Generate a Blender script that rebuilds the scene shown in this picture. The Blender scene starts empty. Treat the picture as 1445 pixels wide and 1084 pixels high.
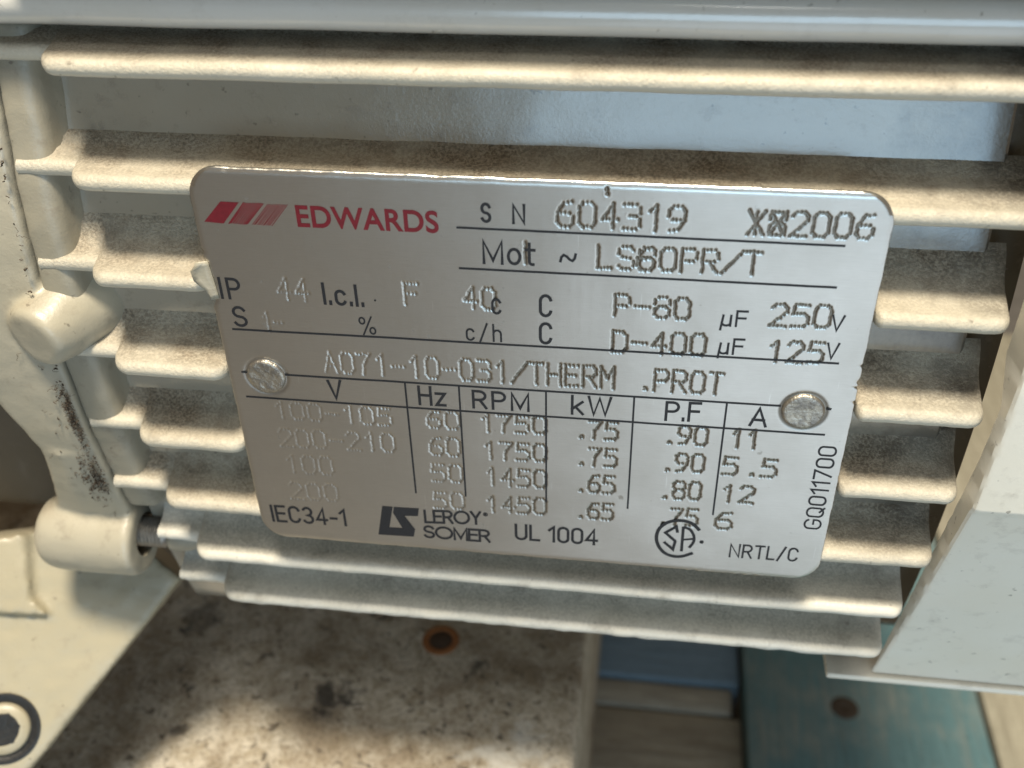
import bpy, bmesh, math, random
import numpy as np
from mathutils import Vector, Matrix, noise

# ------------------------------------------------------------------ scene, camera, light
random.seed(4)
RNG = np.random.default_rng(4)
scene = bpy.context.scene
col = scene.collection
Z0 = 455.0                       # floor to the middle of the nameplate, in millimetres


def M(p):
    """millimetres about the nameplate's centre (x along the motor, y away, z up) to metres"""
    return Vector((p[0] * .001, p[1] * .001, (p[2] + Z0) * .001))


cam_data = bpy.data.cameras.new('camera')
cam = bpy.data.objects.new('camera', cam_data)
col.objects.link(cam)
CR = ((0.9909088, 0.1329223, -0.0207713), (0.0618509, -0.5872036, -0.8070728), (-0.1194749, 0.7984508, -0.5900865))
CM = Matrix.Identity(4)
for r in range(3):
    CM[r][0] = CR[0][r]
    CM[r][1] = -CR[1][r]
    CM[r][2] = -CR[2][r]
CM.translation = M((17.0135, -132.636, 99.6207))
cam.matrix_world = CM
cam_data.sensor_width = 36.0
cam_data.lens = 36.748
cam_data.clip_start = .005
cam_data.clip_end = 50
cam_data.dof.use_dof = True
cam_data.dof.focus_distance = .165
cam_data.dof.aperture_fstop = 20.0
scene.camera = cam

world = bpy.data.worlds.new('World')
scene.world = world
world.use_nodes = True
bg = world.node_tree.nodes['Background']
bg.inputs[0].default_value = (1.0, 0.80, 0.58, 1)
bg.inputs[1].default_value = .19

scene.view_settings.view_transform = 'Standard'
scene.view_settings.look = 'None'
scene.view_settings.exposure = 0
scene.view_settings.gamma = 1


def area(name, at, target, size, power, color, shape='RECTANGLE'):
    d = bpy.data.lights.new(name, 'AREA')
    d.shape = shape
    d.size = size[0]
    d.size_y = size[1]
    d.energy = power
    d.color = color
    o = bpy.data.objects.new(name, d)
    col.objects.link(o)
    o.location = M(at)
    o.rotation_euler = (M(target) - M(at)).to_track_quat('-Z', 'Y').to_euler()
    return o


# warm skylight high over the machine, then three added area lamps as fill from the front, above and below
area('skylight', (10, -370, 1480), (0, 5, 0), (.28, .28), 48.0, (1.0, .89, .71), 'DISK')
area('front_fill', (165, -900, 80), (40, 0, 20), (.56, .44), 2.9, (.52, .78, 1.0))  # added blue panel for the housing's reflection and some frontal fill
area('high_fill', (150, -700, 1400), (20, 0, 0), (.42, .42), 5.0, (1.0, .96, .88), 'DISK')  # added lamp to lift the noses of the lower fins
area('low_fill', (205, -330, -222), (80, 0, 0), (.46, .28), .43, (.74, .88, 1.0))  # added low panel, stands in for bright ground mirrored in the plate

# everything lettered on the plate, in millimetres: text, left, right, baseline at either end, height
PRINTED = [
    ('IP', -48.51, -45.00, 14.68, 14.65, 3.91),
    ('S', -47.28, -44.93, 9.56, 9.61, 3.89),
    ('I.c.l.', -31.97, -25.48, 14.62, 14.53, 3.97),
    ('%', -26.89, -23.98, 9.37, 9.37, 3.45),
    ('S', -6.77, -5.17, 29.96, 29.96, 3.21),
    ('N', -2.23, -0.27, 29.95, 29.95, 3.24),
    ('Mot', -6.74, 1.12, 23.21, 23.27, 4.01),
    ('~', 4.55, 7.13, 23.88, 23.91, 1.87),
    ('c', -5.77, -4.11, 14.54, 14.52, 4.05),
    ('C', 1.47, 3.59, 14.48, 14.53, 4.04),
    ('C', 1.44, 3.60, 9.52, 9.58, 4.04),
    ('c/h', -9.92, -4.19, 9.44, 9.53, 3.24),
    ('uF', 28.54, 32.40, 14.59, 14.66, 2.89),
    ('uF', 28.63, 32.45, 9.57, 9.65, 2.98),
    ('V', 44.22, 46.16, 14.75, 14.74, 2.88),
    ('V', 44.25, 46.15, 9.76, 9.79, 3.01),
    ('V', -33.47, -30.96, -3.88, -3.76, 4.02),
    ('Hz', -18.36, -13.68, -3.83, -3.79, 3.97),
    ('RPM', -9.45, -0.03, -3.80, -3.79, 3.76),
    ('kW', 6.58, 13.13, -3.77, -3.69, 3.95),
    ('P.F', 21.48, 27.17, -3.78, -3.60, 3.92),
    ('A', 34.64, 37.48, -3.75, -3.81, 3.82),
    ('IEC34-1', -47.91, -33.72, -33.15, -32.80, 4.20),
    ('LEROY', -19.32, -8.90, -30.49, -29.84, 3.27),
    ('SOMER', -19.66, -7.43, -34.17, -34.08, 3.17),
    ('UL 1004', -3.04, 11.75, -32.81, -32.62, 3.94),
    ('NRTL/C', 34.46, 46.10, -32.86, -32.68, 3.27),
]
STAMPED = [
    ('44', -39.02, -34.20, 15.26, 15.19, 3.75),
    ('F', -18.98, -16.78, 15.53, 15.60, 3.72),
    ('1-', -42.35, -39.18, 9.14, 9.24, 3.43),
    ('604319', 4.16, 22.07, 29.99, 29.98, 3.79),
    ('XX2006', 30.72, 47.41, 29.99, 30.14, 3.59),
    ('I8', 30.70, 35.70, 29.98, 30.02, 3.47),
    ('I', -0.85, -0.02, 23.64, 23.63, 3.45),
    ('LS80PR/T', 10.13, 33.08, 23.49, 23.62, 3.61),
    ('6', 15.76, 18.09, 23.44, 23.46, 3.58),
    ('40', -9.90, -5.09, 15.37, 15.38, 3.65),
    ('P-80', 12.88, 23.79, 15.52, 15.47, 3.52),
    ('D-400', 12.74, 26.61, 8.90, 9.17, 3.71),
    ('250', 35.59, 44.02, 15.14, 15.30, 3.71),
    ('125', 35.89, 43.92, 8.79, 9.01, 3.62),
    ('A071-10-031/THERM .PROT', -33.28, 29.83, 1.73, 2.07, 3.95),
    ('100-105', -43.38, -23.27, -8.59, -8.47, 3.45),
    ('200-210', -43.36, -23.24, -14.77, -14.24, 3.79),
    ('100', -43.21, -34.78, -20.67, -20.49, 3.88),
    ('200', -43.31, -34.66, -26.90, -26.71, 3.81),
    ('60', -17.13, -11.84, -8.32, -8.31, 3.40),
    ('60', -17.08, -12.04, -14.23, -14.19, 3.78),
    ('50', -17.11, -11.89, -20.18, -20.07, 3.79),
    ('50', -17.16, -11.90, -26.47, -26.31, 3.62),
    ('1750', -8.25, 2.52, -8.39, -8.15, 3.41),
    ('1750', -7.95, 2.50, -14.25, -14.05, 3.55),
    ('1450', -7.80, 2.49, -20.20, -19.97, 3.75),
    ('1450', -7.92, 2.48, -26.46, -26.13, 3.59),
    ('.75', 6.99, 14.15, -8.49, -8.44, 3.55),
    ('.75', 7.16, 14.19, -14.25, -14.18, 3.63),
    ('.65', 7.22, 14.06, -20.18, -20.13, 3.74),
    ('.65', 7.30, 14.03, -26.33, -26.19, 3.55),
    ('.90', 21.30, 28.43, -8.40, -8.36, 3.62),
    ('.90', 21.31, 28.40, -14.24, -14.03, 3.64),
    ('.80', 21.33, 28.39, -20.35, -20.13, 3.76),
    ('.75', 21.41, 28.35, -26.44, -26.13, 3.68),
    ('11', 32.18, 36.59, -8.26, -8.26, 3.58),
    ('5.5', 31.55, 40.02, -14.11, -14.04, 3.61),
    ('12', 31.78, 37.07, -20.12, -20.03, 3.57),
    ('6', 31.45, 34.10, -26.37, -26.28, 3.74),
]
LOGO1 = [(-45.45, 31.56), (-42.63, 31.53), (-45.61, 27.95), (-48.59, 28.13)]
LOGO2 = [(-42.02, 31.56), (-38.72, 31.56), (-41.73, 27.98), (-44.94, 27.98)]
LOGO3 = [(-38.31, 31.44), (-35.09, 31.53), (-37.98, 27.96), (-41.23, 28.00)]
EDW = [(-34.16, 27.95), (-12.95, 27.94), (-34.09, 31.45)]
LSLOGO = [(-26.67, -27.04), (-20.10, -27.02), (-21.51, -34.00), (-28.13, -34.21)]
GQ = [(48.92, -24.82), (48.61, -6.78), (45.93, -24.39)]
CSA = [(25.10, -29.30), (21.69, -29.29), (24.75, -24.84), (29.58, -29.61)]
RIV = [(-43.69, -0.03), (-40.45, 0.21), (42.64, -0.18), (45.72, 0.08)]
RULES = [(-10.36, 29.02), (44.22, 28.85), (-10.33, 22.30), (44.14, 22.16), (-47.79, 9.07), (46.50, 9.16), (-47.80, 0.62), (39.13, 0.60), (45.96, 0.61), (46.71, 0.59), (-47.91, -4.46), (46.54, -4.50)]
COLS = [(-20.32, -23.41), (-11.47, -23.31), (2.60, -23.26), (16.56, -23.29), (30.92, -23.25)]
MISC = [(-23.71, 15.88), (-8.16, -27.21), (11.07, 35.65), (24.44, 53.55)]
BN = (0.3011,-0.7226,0.6222)
BRACKET = [(-81.9, 20.0, -73.0), (-108.4, -14.1, -99.8), (-127.8, -38.6, -118.9), (-139.6, -32.9, -106.6), (-145.9, 6.0, -58.4), (-111.2, 19.1, -59.9), (-91.0, 22.2, -66.2)]
SCREW = [(-114.7, -10.1, -92.2), (-109.0, -8.7, -93.2), (-115.5, -4.9, -85.7)]
RIBBOX = [(-127.4, 12.6, -59.7), (-113.6, 17.7, -60.4), (-111.6, 9.4, -71.0), (-107.8, 7.6, -74.9), (-126.0, 3.3, -71.1)]
# tab [array([ 61.4,  21.4, -82. ]), array([ 71.2,  22.6, -82. ]), array([ 71.6,  18.5, -82. ]), array([ 61.2,  17.3, -82. ])]
# rust [array([ -32.1,   52.1, -125. ]), array([ -27.5,   52.6, -125. ]), array([ -31.1,   46.6, -125. ]), array([ -11.9,   18.2, -125. ])]
LS_A = [(-26.74, -27.11), (-24.83, -27.12), (-25.88, -32.25), (-26.12, -34.19), (-28.11, -34.24)]
LS_B = [(-25.88, -32.25), (-23.44, -32.19), (-23.60, -34.13), (-26.12, -34.19)]
LS_C = [(-24.62, -27.14), (-20.08, -27.03), (-20.37, -28.87), (-22.87, -29.06), (-21.14, -32.23), (-21.53, -34.07), (-23.60, -34.13), (-23.44, -32.19), (-24.89, -28.54)]
CSA_S = [(25.35, -27.96), (25.05, -26.54), (23.29, -28.19), (25.09, -30.02), (24.83, -32.06), (23.17, -30.41)]
CSA_A1 = [(26.24, -26.47), (26.32, -32.35)]
CSA_A2 = [(26.25, -26.55), (27.42, -27.04), (28.21, -28.63), (28.17, -30.05), (27.56, -31.35)]
CSA_A3 = [(26.31, -29.55), (28.21, -29.14)]
CSA_C = [(29.02, -27.06), (27.81, -25.69), (26.38, -25.13), (24.79, -25.19), (23.25, -25.96), (22.14, -27.47), (21.82, -29.48), (22.28, -31.42), (23.40, -33.03), (24.99, -33.72), (26.61, -33.53), (28.32, -32.53)]
CSA_R = [(29.59, -29.75)]



# ------------------------------------------------------------------ materials
def new_mat(name):
    m = bpy.data.materials.new(name)
    m.use_nodes = True
    nt = m.node_tree
    return m, nt, nt.nodes['Principled BSDF']


def nd(nt, kind, **kw):
    n = nt.nodes.new(kind)
    for k, v in kw.items():
        if k in n.inputs.keys():
            n.inputs[k].default_value = v
        else:
            setattr(n, k, v)
    return n


def noise_tex(nt, vec, scale, detail=4.0, rough=.55, dist=0.0):
    n = nd(nt, 'ShaderNodeTexNoise', Scale=scale, Detail=detail, Roughness=rough, Distortion=dist)
    nt.links.new(vec, n.inputs['Vector'])
    return n.outputs['Fac']


def ramp(nt, fac, lo, hi):
    n = nd(nt, 'ShaderNodeMapRange')
    n.inputs['From Min'].default_value = lo
    n.inputs['From Max'].default_value = hi
    nt.links.new(fac, n.inputs['Value'])
    return n.outputs['Result']


def math_n(nt, op, a, b):
    n = nd(nt, 'ShaderNodeMath', operation=op)
    for i, v in enumerate((a, b)):
        if isinstance(v, (int, float)):
            n.inputs[i].default_value = v
        else:
            nt.links.new(v, n.inputs[i])
    return n.outputs[0]


def mix_c(nt, fac, a, b):
    n = nd(nt, 'ShaderNodeMix', data_type='RGBA')
    for idx, v in ((0, fac), (6, a), (7, b)):
        if isinstance(v, (int, float)):
            n.inputs[idx].default_value = v
        elif isinstance(v, tuple):
            n.inputs[idx].default_value = v + (1,)
        else:
            nt.links.new(v, n.inputs[idx])
    return n.outputs[2]


def bump(nt, height, strength, distance, normal=None):
    b = nd(nt, 'ShaderNodeBump')
    b.inputs['Strength'].default_value = strength
    b.inputs['Distance'].default_value = distance
    nt.links.new(height, b.inputs['Height'])
    if normal is not None:
        nt.links.new(normal, b.inputs['Normal'])
    return b.outputs['Normal']


def paint(name, base, rough=.36, dust=1.0, dust_col=(.25, .20, .14), grime=.5, grime_col=(.17, .14, .105), peel=.32, soot=False, coat=0.0, laid=False):
    """painted casting: uneven gloss, settled dust on upward faces, scattered grime and specks"""
    m, nt, p = new_mat(name)
    v = nd(nt, 'ShaderNodeTexCoord').outputs['Object']
    big = noise_tex(nt, v, 45, 5)
    mid = noise_tex(nt, v, 260, 5, .65)
    fine = noise_tex(nt, v, 1500, 3, .6)
    c = mix_c(nt, ramp(nt, big, .3, .75), base, tuple(x * y for x, y in zip(base, (.93, .91, .86))))
    g = math_n(nt, 'MULTIPLY', ramp(nt, mid, .56, .78), grime)
    c = mix_c(nt, g, c, grime_col)
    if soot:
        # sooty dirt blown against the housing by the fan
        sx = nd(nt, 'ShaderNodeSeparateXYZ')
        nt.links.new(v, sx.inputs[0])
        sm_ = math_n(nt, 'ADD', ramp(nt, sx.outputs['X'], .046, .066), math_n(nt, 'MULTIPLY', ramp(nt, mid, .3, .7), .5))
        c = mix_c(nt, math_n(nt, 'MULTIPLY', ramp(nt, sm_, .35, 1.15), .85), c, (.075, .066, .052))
    speck = math_n(nt, 'MULTIPLY', ramp(nt, noise_tex(nt, v, 620, 2, .5), .70, .76), .55)
    c = mix_c(nt, speck, c, (.07, .055, .04))
    sep = nd(nt, 'ShaderNodeSeparateXYZ')
    nt.links.new(nd(nt, 'ShaderNodeNewGeometry').outputs['Normal'], sep.inputs[0])
    up = ramp(nt, sep.outputs['Z'], .84, .985)
    grit = noise_tex(nt, v, 2100, 3, .7)
    dn = math_n(nt, 'ADD', math_n(nt, 'MULTIPLY', mid, .5), math_n(nt, 'MULTIPLY', grit, 1.0))
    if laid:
        # dust lying unevenly on the ledges, carried into the roots as painted gap shade
        up = nd(nt, 'ShaderNodeAttribute', attribute_name='dust_shade').outputs['Fac']
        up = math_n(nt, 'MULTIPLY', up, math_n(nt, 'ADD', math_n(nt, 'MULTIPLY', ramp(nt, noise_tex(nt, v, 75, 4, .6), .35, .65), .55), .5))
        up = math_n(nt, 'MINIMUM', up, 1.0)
        sx2 = nd(nt, 'ShaderNodeSeparateXYZ')
        nt.links.new(v, sx2.inputs[0])
        fan_end_dark = math_n(nt, 'ADD', ramp(nt, sx2.outputs['X'], .048, .068), math_n(nt, 'MULTIPLY', ramp(nt, mid, .4, .75), .45))  # sooty darkening towards the fan end, painted in for the dark fin gaps
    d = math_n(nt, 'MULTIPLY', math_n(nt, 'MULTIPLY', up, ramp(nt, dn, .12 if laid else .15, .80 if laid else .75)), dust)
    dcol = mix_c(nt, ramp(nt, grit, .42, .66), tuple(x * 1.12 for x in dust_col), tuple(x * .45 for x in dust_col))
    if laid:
        dcol = mix_c(nt, math_n(nt, 'MULTIPLY', ramp(nt, fan_end_dark, .25, 1.1), .8), dcol, (.07, .06, .047))
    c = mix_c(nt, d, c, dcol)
    nt.links.new(c, p.inputs['Base Color'])
    r = math_n(nt, 'ADD', math_n(nt, 'MULTIPLY', big, .22), rough - .1)
    r = math_n(nt, 'ADD', r, math_n(nt, 'MULTIPLY', d, .5))
    r = math_n(nt, 'ADD', r, math_n(nt, 'MULTIPLY', g, .35))
    nt.links.new(r, p.inputs['Roughness'])
    p.inputs['Specular IOR Level'].default_value = .6
    p.inputs['Coat Weight'].default_value = coat
    p.inputs['Coat Roughness'].default_value = .14
    p.inputs['Coat IOR'].default_value = 1.65
    h = math_n(nt, 'ADD', math_n(nt, 'MULTIPLY', mid, .6), math_n(nt, 'MULTIPLY', grit, math_n(nt, 'ADD', math_n(nt, 'MULTIPLY', d, 1.3), .22)))
    nt.links.new(bump(nt, h, peel, .0006), p.inputs['Normal'])
    return m


MAT = {}
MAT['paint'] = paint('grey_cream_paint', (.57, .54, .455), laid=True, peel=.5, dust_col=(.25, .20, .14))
MAT['rim'] = paint('grimy_rim_paint', (.29, .27, .215), .42, grime=.8)
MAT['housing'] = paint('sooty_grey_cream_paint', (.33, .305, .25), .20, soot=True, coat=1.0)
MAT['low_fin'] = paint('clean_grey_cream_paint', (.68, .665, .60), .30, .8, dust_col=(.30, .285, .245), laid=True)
MAT['rib'] = paint('smooth_cream_paint', (.60, .60, .575), .22, .25, grime=.15, coat=.8)
MAT['cover'] = paint('fan_cover_paint', (.84, .82, .74), .42, .25, grime=.28, peel=.12)
MAT['shield'] = paint('end_shield_paint', (.38, .355, .285), .36, .45, grime=.5)
MAT['bracket'] = paint('bracket_paint', (.35, .32, .235), .38, .35, grime=.35)
MAT['pump'] = paint('pump_paint', (.10, .082, .06), .5, .8, grime=.8)


def simple(name, c, rough, metal=0.0, bumpy=0.0, scale=900):
    m, nt, p = new_mat(name)
    v = nd(nt, 'ShaderNodeTexCoord').outputs['Object']
    n = noise_tex(nt, v, scale, 4, .6)
    nt.links.new(mix_c(nt, ramp(nt, n, .35, .7), c, tuple(x * .72 for x in c)), p.inputs['Base Color'])
    p.inputs['Roughness'].default_value = rough
    p.inputs['Metallic'].default_value = metal
    if bumpy:
        nt.links.new(bump(nt, n, bumpy, .0004), p.inputs['Normal'])
    return m


MAT['ink'] = simple('black_print', (.012, .013, .017), .55)
MAT['red'] = simple('red_print', (.145, .006, .014), .5)
MAT['steel'] = simple('dull_steel', (.33, .32, .30), .42, .8, .3)
MAT['black'] = simple('black_oxide_steel', (.02, .02, .02), .45, .3, .5)
MAT['hair'] = simple('dirt', (.07, .052, .036), .9)
MAT['rust'] = simple('rust', (.30, .125, .045), .9, 0, .6, 1200)
MAT['rust_dark'] = simple('dark_rust', (.075, .05, .035), .9, 0, .6, 900)


def plate_mat():
    m, nt, p = new_mat('brushed_aluminium')
    v = nd(nt, 'ShaderNodeTexCoord').outputs['Object']
    mp = nd(nt, 'ShaderNodeMapping')
    mp.inputs['Scale'].default_value = (.6, 1, 14)
    nt.links.new(v, mp.inputs['Vector'])
    brush = noise_tex(nt, mp.outputs[0], 500, 4, .65)
    grain = noise_tex(nt, v, 2600, 2, .6)
    blot = noise_tex(nt, v, 55, 5, .6)
    c = mix_c(nt, ramp(nt, blot, .35, .7), (.66, .645, .61), (.56, .54, .50))
    spot = math_n(nt, 'MULTIPLY', ramp(nt, noise_tex(nt, v, 420, 3, .5), .69, .76), .6)
    c = mix_c(nt, spot, c, (.25, .22, .18))
    c = mix_c(nt, math_n(nt, 'MULTIPLY', ramp(nt, brush, .35, .7), .22), c, (.40, .385, .355))
    mp2 = nd(nt, 'ShaderNodeMapping')
    mp2.inputs['Scale'].default_value = (1, 1, .06)
    mp2.inputs['Rotation'].default_value = (0, .7, 0)
    nt.links.new(v, mp2.inputs['Vector'])
    scr = ramp(nt, noise_tex(nt, mp2.outputs[0], 1500, 2, .5), .70, .74)
    c = mix_c(nt, math_n(nt, 'MULTIPLY', scr, .35), c, (.85, .85, .83))
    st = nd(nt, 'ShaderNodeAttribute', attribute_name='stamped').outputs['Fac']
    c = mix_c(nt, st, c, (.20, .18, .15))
    nt.links.new(c, p.inputs['Base Color'])
    p.inputs['Metallic'].default_value = 1
    r = math_n(nt, 'ADD', math_n(nt, 'MULTIPLY', blot, .14), .25)
    r = math_n(nt, 'ADD', r, math_n(nt, 'MULTIPLY', spot, .3))
    r = math_n(nt, 'ADD', r, math_n(nt, 'MULTIPLY', st, .06))
    nt.links.new(r, p.inputs['Roughness'])
    h = math_n(nt, 'ADD', math_n(nt, 'MULTIPLY', brush, 1.1), math_n(nt, 'MULTIPLY', grain, .45))
    nt.links.new(bump(nt, h, .13, .00012), p.inputs['Normal'])
    return m


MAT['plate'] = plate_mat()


def rivet_mat():
    m, nt, p = new_mat('painted_over_rivet')
    v = nd(nt, 'ShaderNodeTexCoord').outputs['Object']
    n = noise_tex(nt, v, 900, 4, .6)
    nt.links.new(mix_c(nt, ramp(nt, n, .4, .62), (.46, .43, .37), (.27, .255, .235)), p.inputs['Base Color'])
    p.inputs['Metallic'].default_value = .9
    nt.links.new(math_n(nt, 'ADD', math_n(nt, 'MULTIPLY', n, .4), .22), p.inputs['Roughness'])
    nt.links.new(bump(nt, n, .7, .0004), p.inputs['Normal'])
    return m


MAT['rivet'] = rivet_mat()


def smudge(nt, v, x, y, r):
    """ragged spot about (x, y) on a level surface"""
    sp = nd(nt, 'ShaderNodeSeparateXYZ')
    nt.links.new(v, sp.inputs[0])
    dx = math_n(nt, 'SUBTRACT', sp.outputs['X'], x)
    dy = math_n(nt, 'SUBTRACT', sp.outputs['Y'], y)
    d = math_n(nt, 'SQRT', math_n(nt, 'ADD', math_n(nt, 'MULTIPLY', dx, dx), math_n(nt, 'MULTIPLY', dy, dy)), 0)
    wob = math_n(nt, 'MULTIPLY', math_n(nt, 'SUBTRACT', noise_tex(nt, v, 190, 5, .65), .5), r * 4.5)
    return ramp(nt, math_n(nt, 'ADD', d, wob), r, r * .35)


def base_mat():
    m, nt, p = new_mat('dirty_cream_base_paint')
    v = nd(nt, 'ShaderNodeTexCoord').outputs['Object']
    a = noise_tex(nt, v, 45, 6, .62, .6)
    b = noise_tex(nt, v, 230, 7, .72, .3)
    f = noise_tex(nt, v, 900, 4, .7)
    c = mix_c(nt, ramp(nt, b, .40, .62), (.60, .55, .46), (.38, .325, .24))
    c = mix_c(nt, math_n(nt, 'MULTIPLY', ramp(nt, a, .45, .62), .7), c, (.22, .165, .105))
    c = mix_c(nt, math_n(nt, 'MULTIPLY', ramp(nt, f, .52, .64), .65), c, (.11, .08, .05))
    sp2 = math_n(nt, 'MULTIPLY', ramp(nt, noise_tex(nt, v, 420, 3, .55, .4), .62, .68), .8)
    c = mix_c(nt, sp2, c, (.07, .052, .035))
    blk = math_n(nt, 'MULTIPLY', ramp(nt, noise_tex(nt, v, 120, 5, .62, .8), .62, .70), .9)
    c = mix_c(nt, blk, c, (.045, .04, .034))
    for sx_, sy_, sr_, sa_ in ((-0.0611, 0.0368, 0.0055, 0.90), (-0.0233, 0.0508, 0.0040, 0.85), (-0.1058, 0.0605, 0.0060, 0.60), (-0.0968, 0.0220, 0.0030, 0.80)):
        # oil smudges and, last, a patch rubbed back to the undercoat
        c = mix_c(nt, math_n(nt, 'MULTIPLY', smudge(nt, v, sx_, sy_, sr_), sa_), c, (.05, .043, .036))
    c = mix_c(nt, math_n(nt, 'MULTIPLY', smudge(nt, v, -0.0100, 0.0222, .011), .8), c, (.60, .585, .54))
    nt.links.new(c, p.inputs['Base Color'])
    p.inputs['Roughness'].default_value = .8
    h = math_n(nt, 'ADD', b, math_n(nt, 'MULTIPLY', f, .5))
    nt.links.new(bump(nt, h, .9, .0016), p.inputs['Normal'])
    return m


MAT['base'] = base_mat()


def wood_mat(name, c0, c1, along=0, worn=None, worn_amt=.5):
    m, nt, p = new_mat(name)
    v = nd(nt, 'ShaderNodeTexCoord').outputs['Object']
    mp = nd(nt, 'ShaderNodeMapping')
    mp.inputs['Scale'].default_value = (1, 11, 11) if along == 0 else (11, 1, 11)
    nt.links.new(v, mp.inputs['Vector'])
    g = noise_tex(nt, mp.outputs[0], 26, 6, .65, .8)
    f = noise_tex(nt, v, 400, 4, .6)
    c = mix_c(nt, ramp(nt, g, .3, .72), c0, c1)
    if worn:
        w = math_n(nt, 'ADD', math_n(nt, 'MULTIPLY', g, .7), math_n(nt, 'MULTIPLY', noise_tex(nt, v, 40, 5, .6), .6))
        c = mix_c(nt, math_n(nt, 'MULTIPLY', ramp(nt, w, .62, .82), worn_amt), c, worn)
    c = mix_c(nt, math_n(nt, 'MULTIPLY', ramp(nt, f, .55, .75), .4), c, tuple(x * .4 for x in c1))
    nt.links.new(c, p.inputs['Base Color'])
    p.inputs['Roughness'].default_value = .75
    nt.links.new(bump(nt, math_n(nt, 'ADD', g, math_n(nt, 'MULTIPLY', f, .3)), .6, .002), p.inputs['Normal'])
    return m


MAT['teal'] = wood_mat('teal_painted_wood', (.13, .24, .265), (.075, .16, .185), 1, (.30, .32, .29), .6)
MAT['blue'] = wood_mat('blue_painted_wood', (.19, .265, .325), (.11, .165, .21), 0)
MAT['grey_wood'] = wood_mat('weathered_grey_wood', (.44, .42, .35), (.23, .21, .17), 0)
MAT['tan_wood'] = wood_mat('weathered_tan_wood', (.42, .40, .32), (.23, .21, .16), 1)
MAT['floor'] = simple('concrete', (.16, .15, .14), .9, 0, .4, 60)


# ------------------------------------------------------------------ mesh helpers
def link(name, verts, faces, mat, parent=None, smooth=True, sharp=None, kind=None):
    me = bpy.data.meshes.new(name)
    me.from_pydata([M(v) for v in verts], [], faces)
    me.update()
    bm = bmesh.new()
    bm.from_mesh(me)
    bmesh.ops.recalc_face_normals(bm, faces=bm.faces)
    bm.to_mesh(me)
    bm.free()
    o = bpy.data.objects.new(name, me)
    col.objects.link(o)
    me.materials.append(MAT[mat])
    if smooth:
        me.polygons.foreach_set('use_smooth', [True] * len(me.polygons))
        if sharp:
            me.set_sharp_from_angle(angle=math.radians(sharp))
    if parent:
        o.parent = parent
    if kind:
        o['kind'] = kind
    return o


def root(name, label, cat):
    o = bpy.data.objects.new(name, None)
    col.objects.link(o)
    o['label'] = label
    o['category'] = cat
    return o


def loft(sections, closed=True, caps=True):
    """sections: lists of points of equal length, skinned in order"""
    n = len(sections[0])
    v = [p for s in sections for p in s]
    f = []
    for i in range(len(sections) - 1):
        for j in range(n if closed else n - 1):
            k = (j + 1) % n
            f.append((i * n + j, i * n + k, (i + 1) * n + k, (i + 1) * n + j))
    if caps and closed:
        f.append(tuple(range(n - 1, -1, -1)))
        f.append(tuple(range((len(sections) - 1) * n, len(sections) * n)))
    return v, f


def bevel_box(lo, hi, r=1.0, jit=0.0, seg=2):
    bm = bmesh.new()
    bmesh.ops.create_cube(bm, size=1)
    for v in bm.verts:
        v.co = Vector([lo[i] + (v.co[i] + .5) * (hi[i] - lo[i]) for i in range(3)])
    bmesh.ops.bevel(bm, geom=list(bm.edges), offset=r, segments=seg, affect='EDGES', profile=.5)
    v = [tuple(x.co + (noise.noise_vector(x.co * .07) * jit)) for x in bm.verts]
    bm.verts.index_update()
    f = [tuple(w.index for w in face.verts) for face in bm.faces]
    bm.free()
    return v, f


def frame_of(axis):
    a = Vector(axis).normalized()
    t = Vector((0, 0, 1)) if abs(a.z) < .8 else Vector((1, 0, 0))
    u = a.cross(t).normalized()
    return a, u, a.cross(u).normalized()


def lathe(center, axis, prof, n=40):
    """prof: (along axis, radius) pairs"""
    a, u, w = frame_of(axis)
    c = Vector(center)
    secs = []
    for d, r in prof:
        secs.append([tuple(c + a * d + (u * math.cos(t) + w * math.sin(t)) * max(r, .001))
                     for t in (2 * math.pi * k / n for k in range(n))])
    return loft(secs)


def blend(name, parts, voxel, rounds, mat, parent, wob=0.0):
    """fuse overlapping solids into one smooth casting"""
    v, f = [], []
    for pv, pf in parts:
        b = len(v)
        v += list(pv)
        f += [tuple(i + b for i in q) for q in pf]
    o = link(name, v, f, mat, parent)
    rm = o.modifiers.new('fuse', 'REMESH')
    rm.mode = 'VOXEL'
    rm.voxel_size = voxel * .001
    sm = o.modifiers.new('soften', 'SMOOTH')
    sm.factor = .5
    sm.iterations = rounds
    me = bpy.data.meshes.new_from_object(o.evaluated_get(bpy.context.evaluated_depsgraph_get()))
    o.modifiers.clear()
    o.data = me
    for w in me.vertices:
        if wob:
            w.co += noise.noise_vector(w.co * 90) * (wob * .001) + noise.noise_vector(w.co * 330) * (wob * .0004)
    me.polygons.foreach_set('use_smooth', [True] * len(me.polygons))
    return o


def env(z):
    """how far the motor's flank stands back at height z (fin noses)"""
    return z * z / (330.0 if z > 0 else 550.0) - 1.0


def env_end(z):
    """the same at the drive-end flange, which is rounder below"""
    return z * z / 330.0 - 1.0


def nz(x, y=0.0, z=0.0):
    return noise.noise(Vector((x, y, z)))


PROT = 10.4

# ------------------------------------------------------------------ surroundings
fl = link('floor', [(-1500, -1500, -455), (1500, -1500, -455), (1500, 1500, -455), (-1500, 1500, -455)], [(0, 1, 2, 3)], 'floor', smooth=False)
fl['kind'] = 'structure'

pallet = root('wooden_pallet', 'worn wooden pallet with teal, blue and bare boards under the base block', 'pallet')


def board(lo, hi, mat, jit=.8, name='plank'):
    v, f = bevel_box(lo, hi, 1.2, jit)
    return link(name, v, f, mat, pallet, sharp=40)


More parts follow.
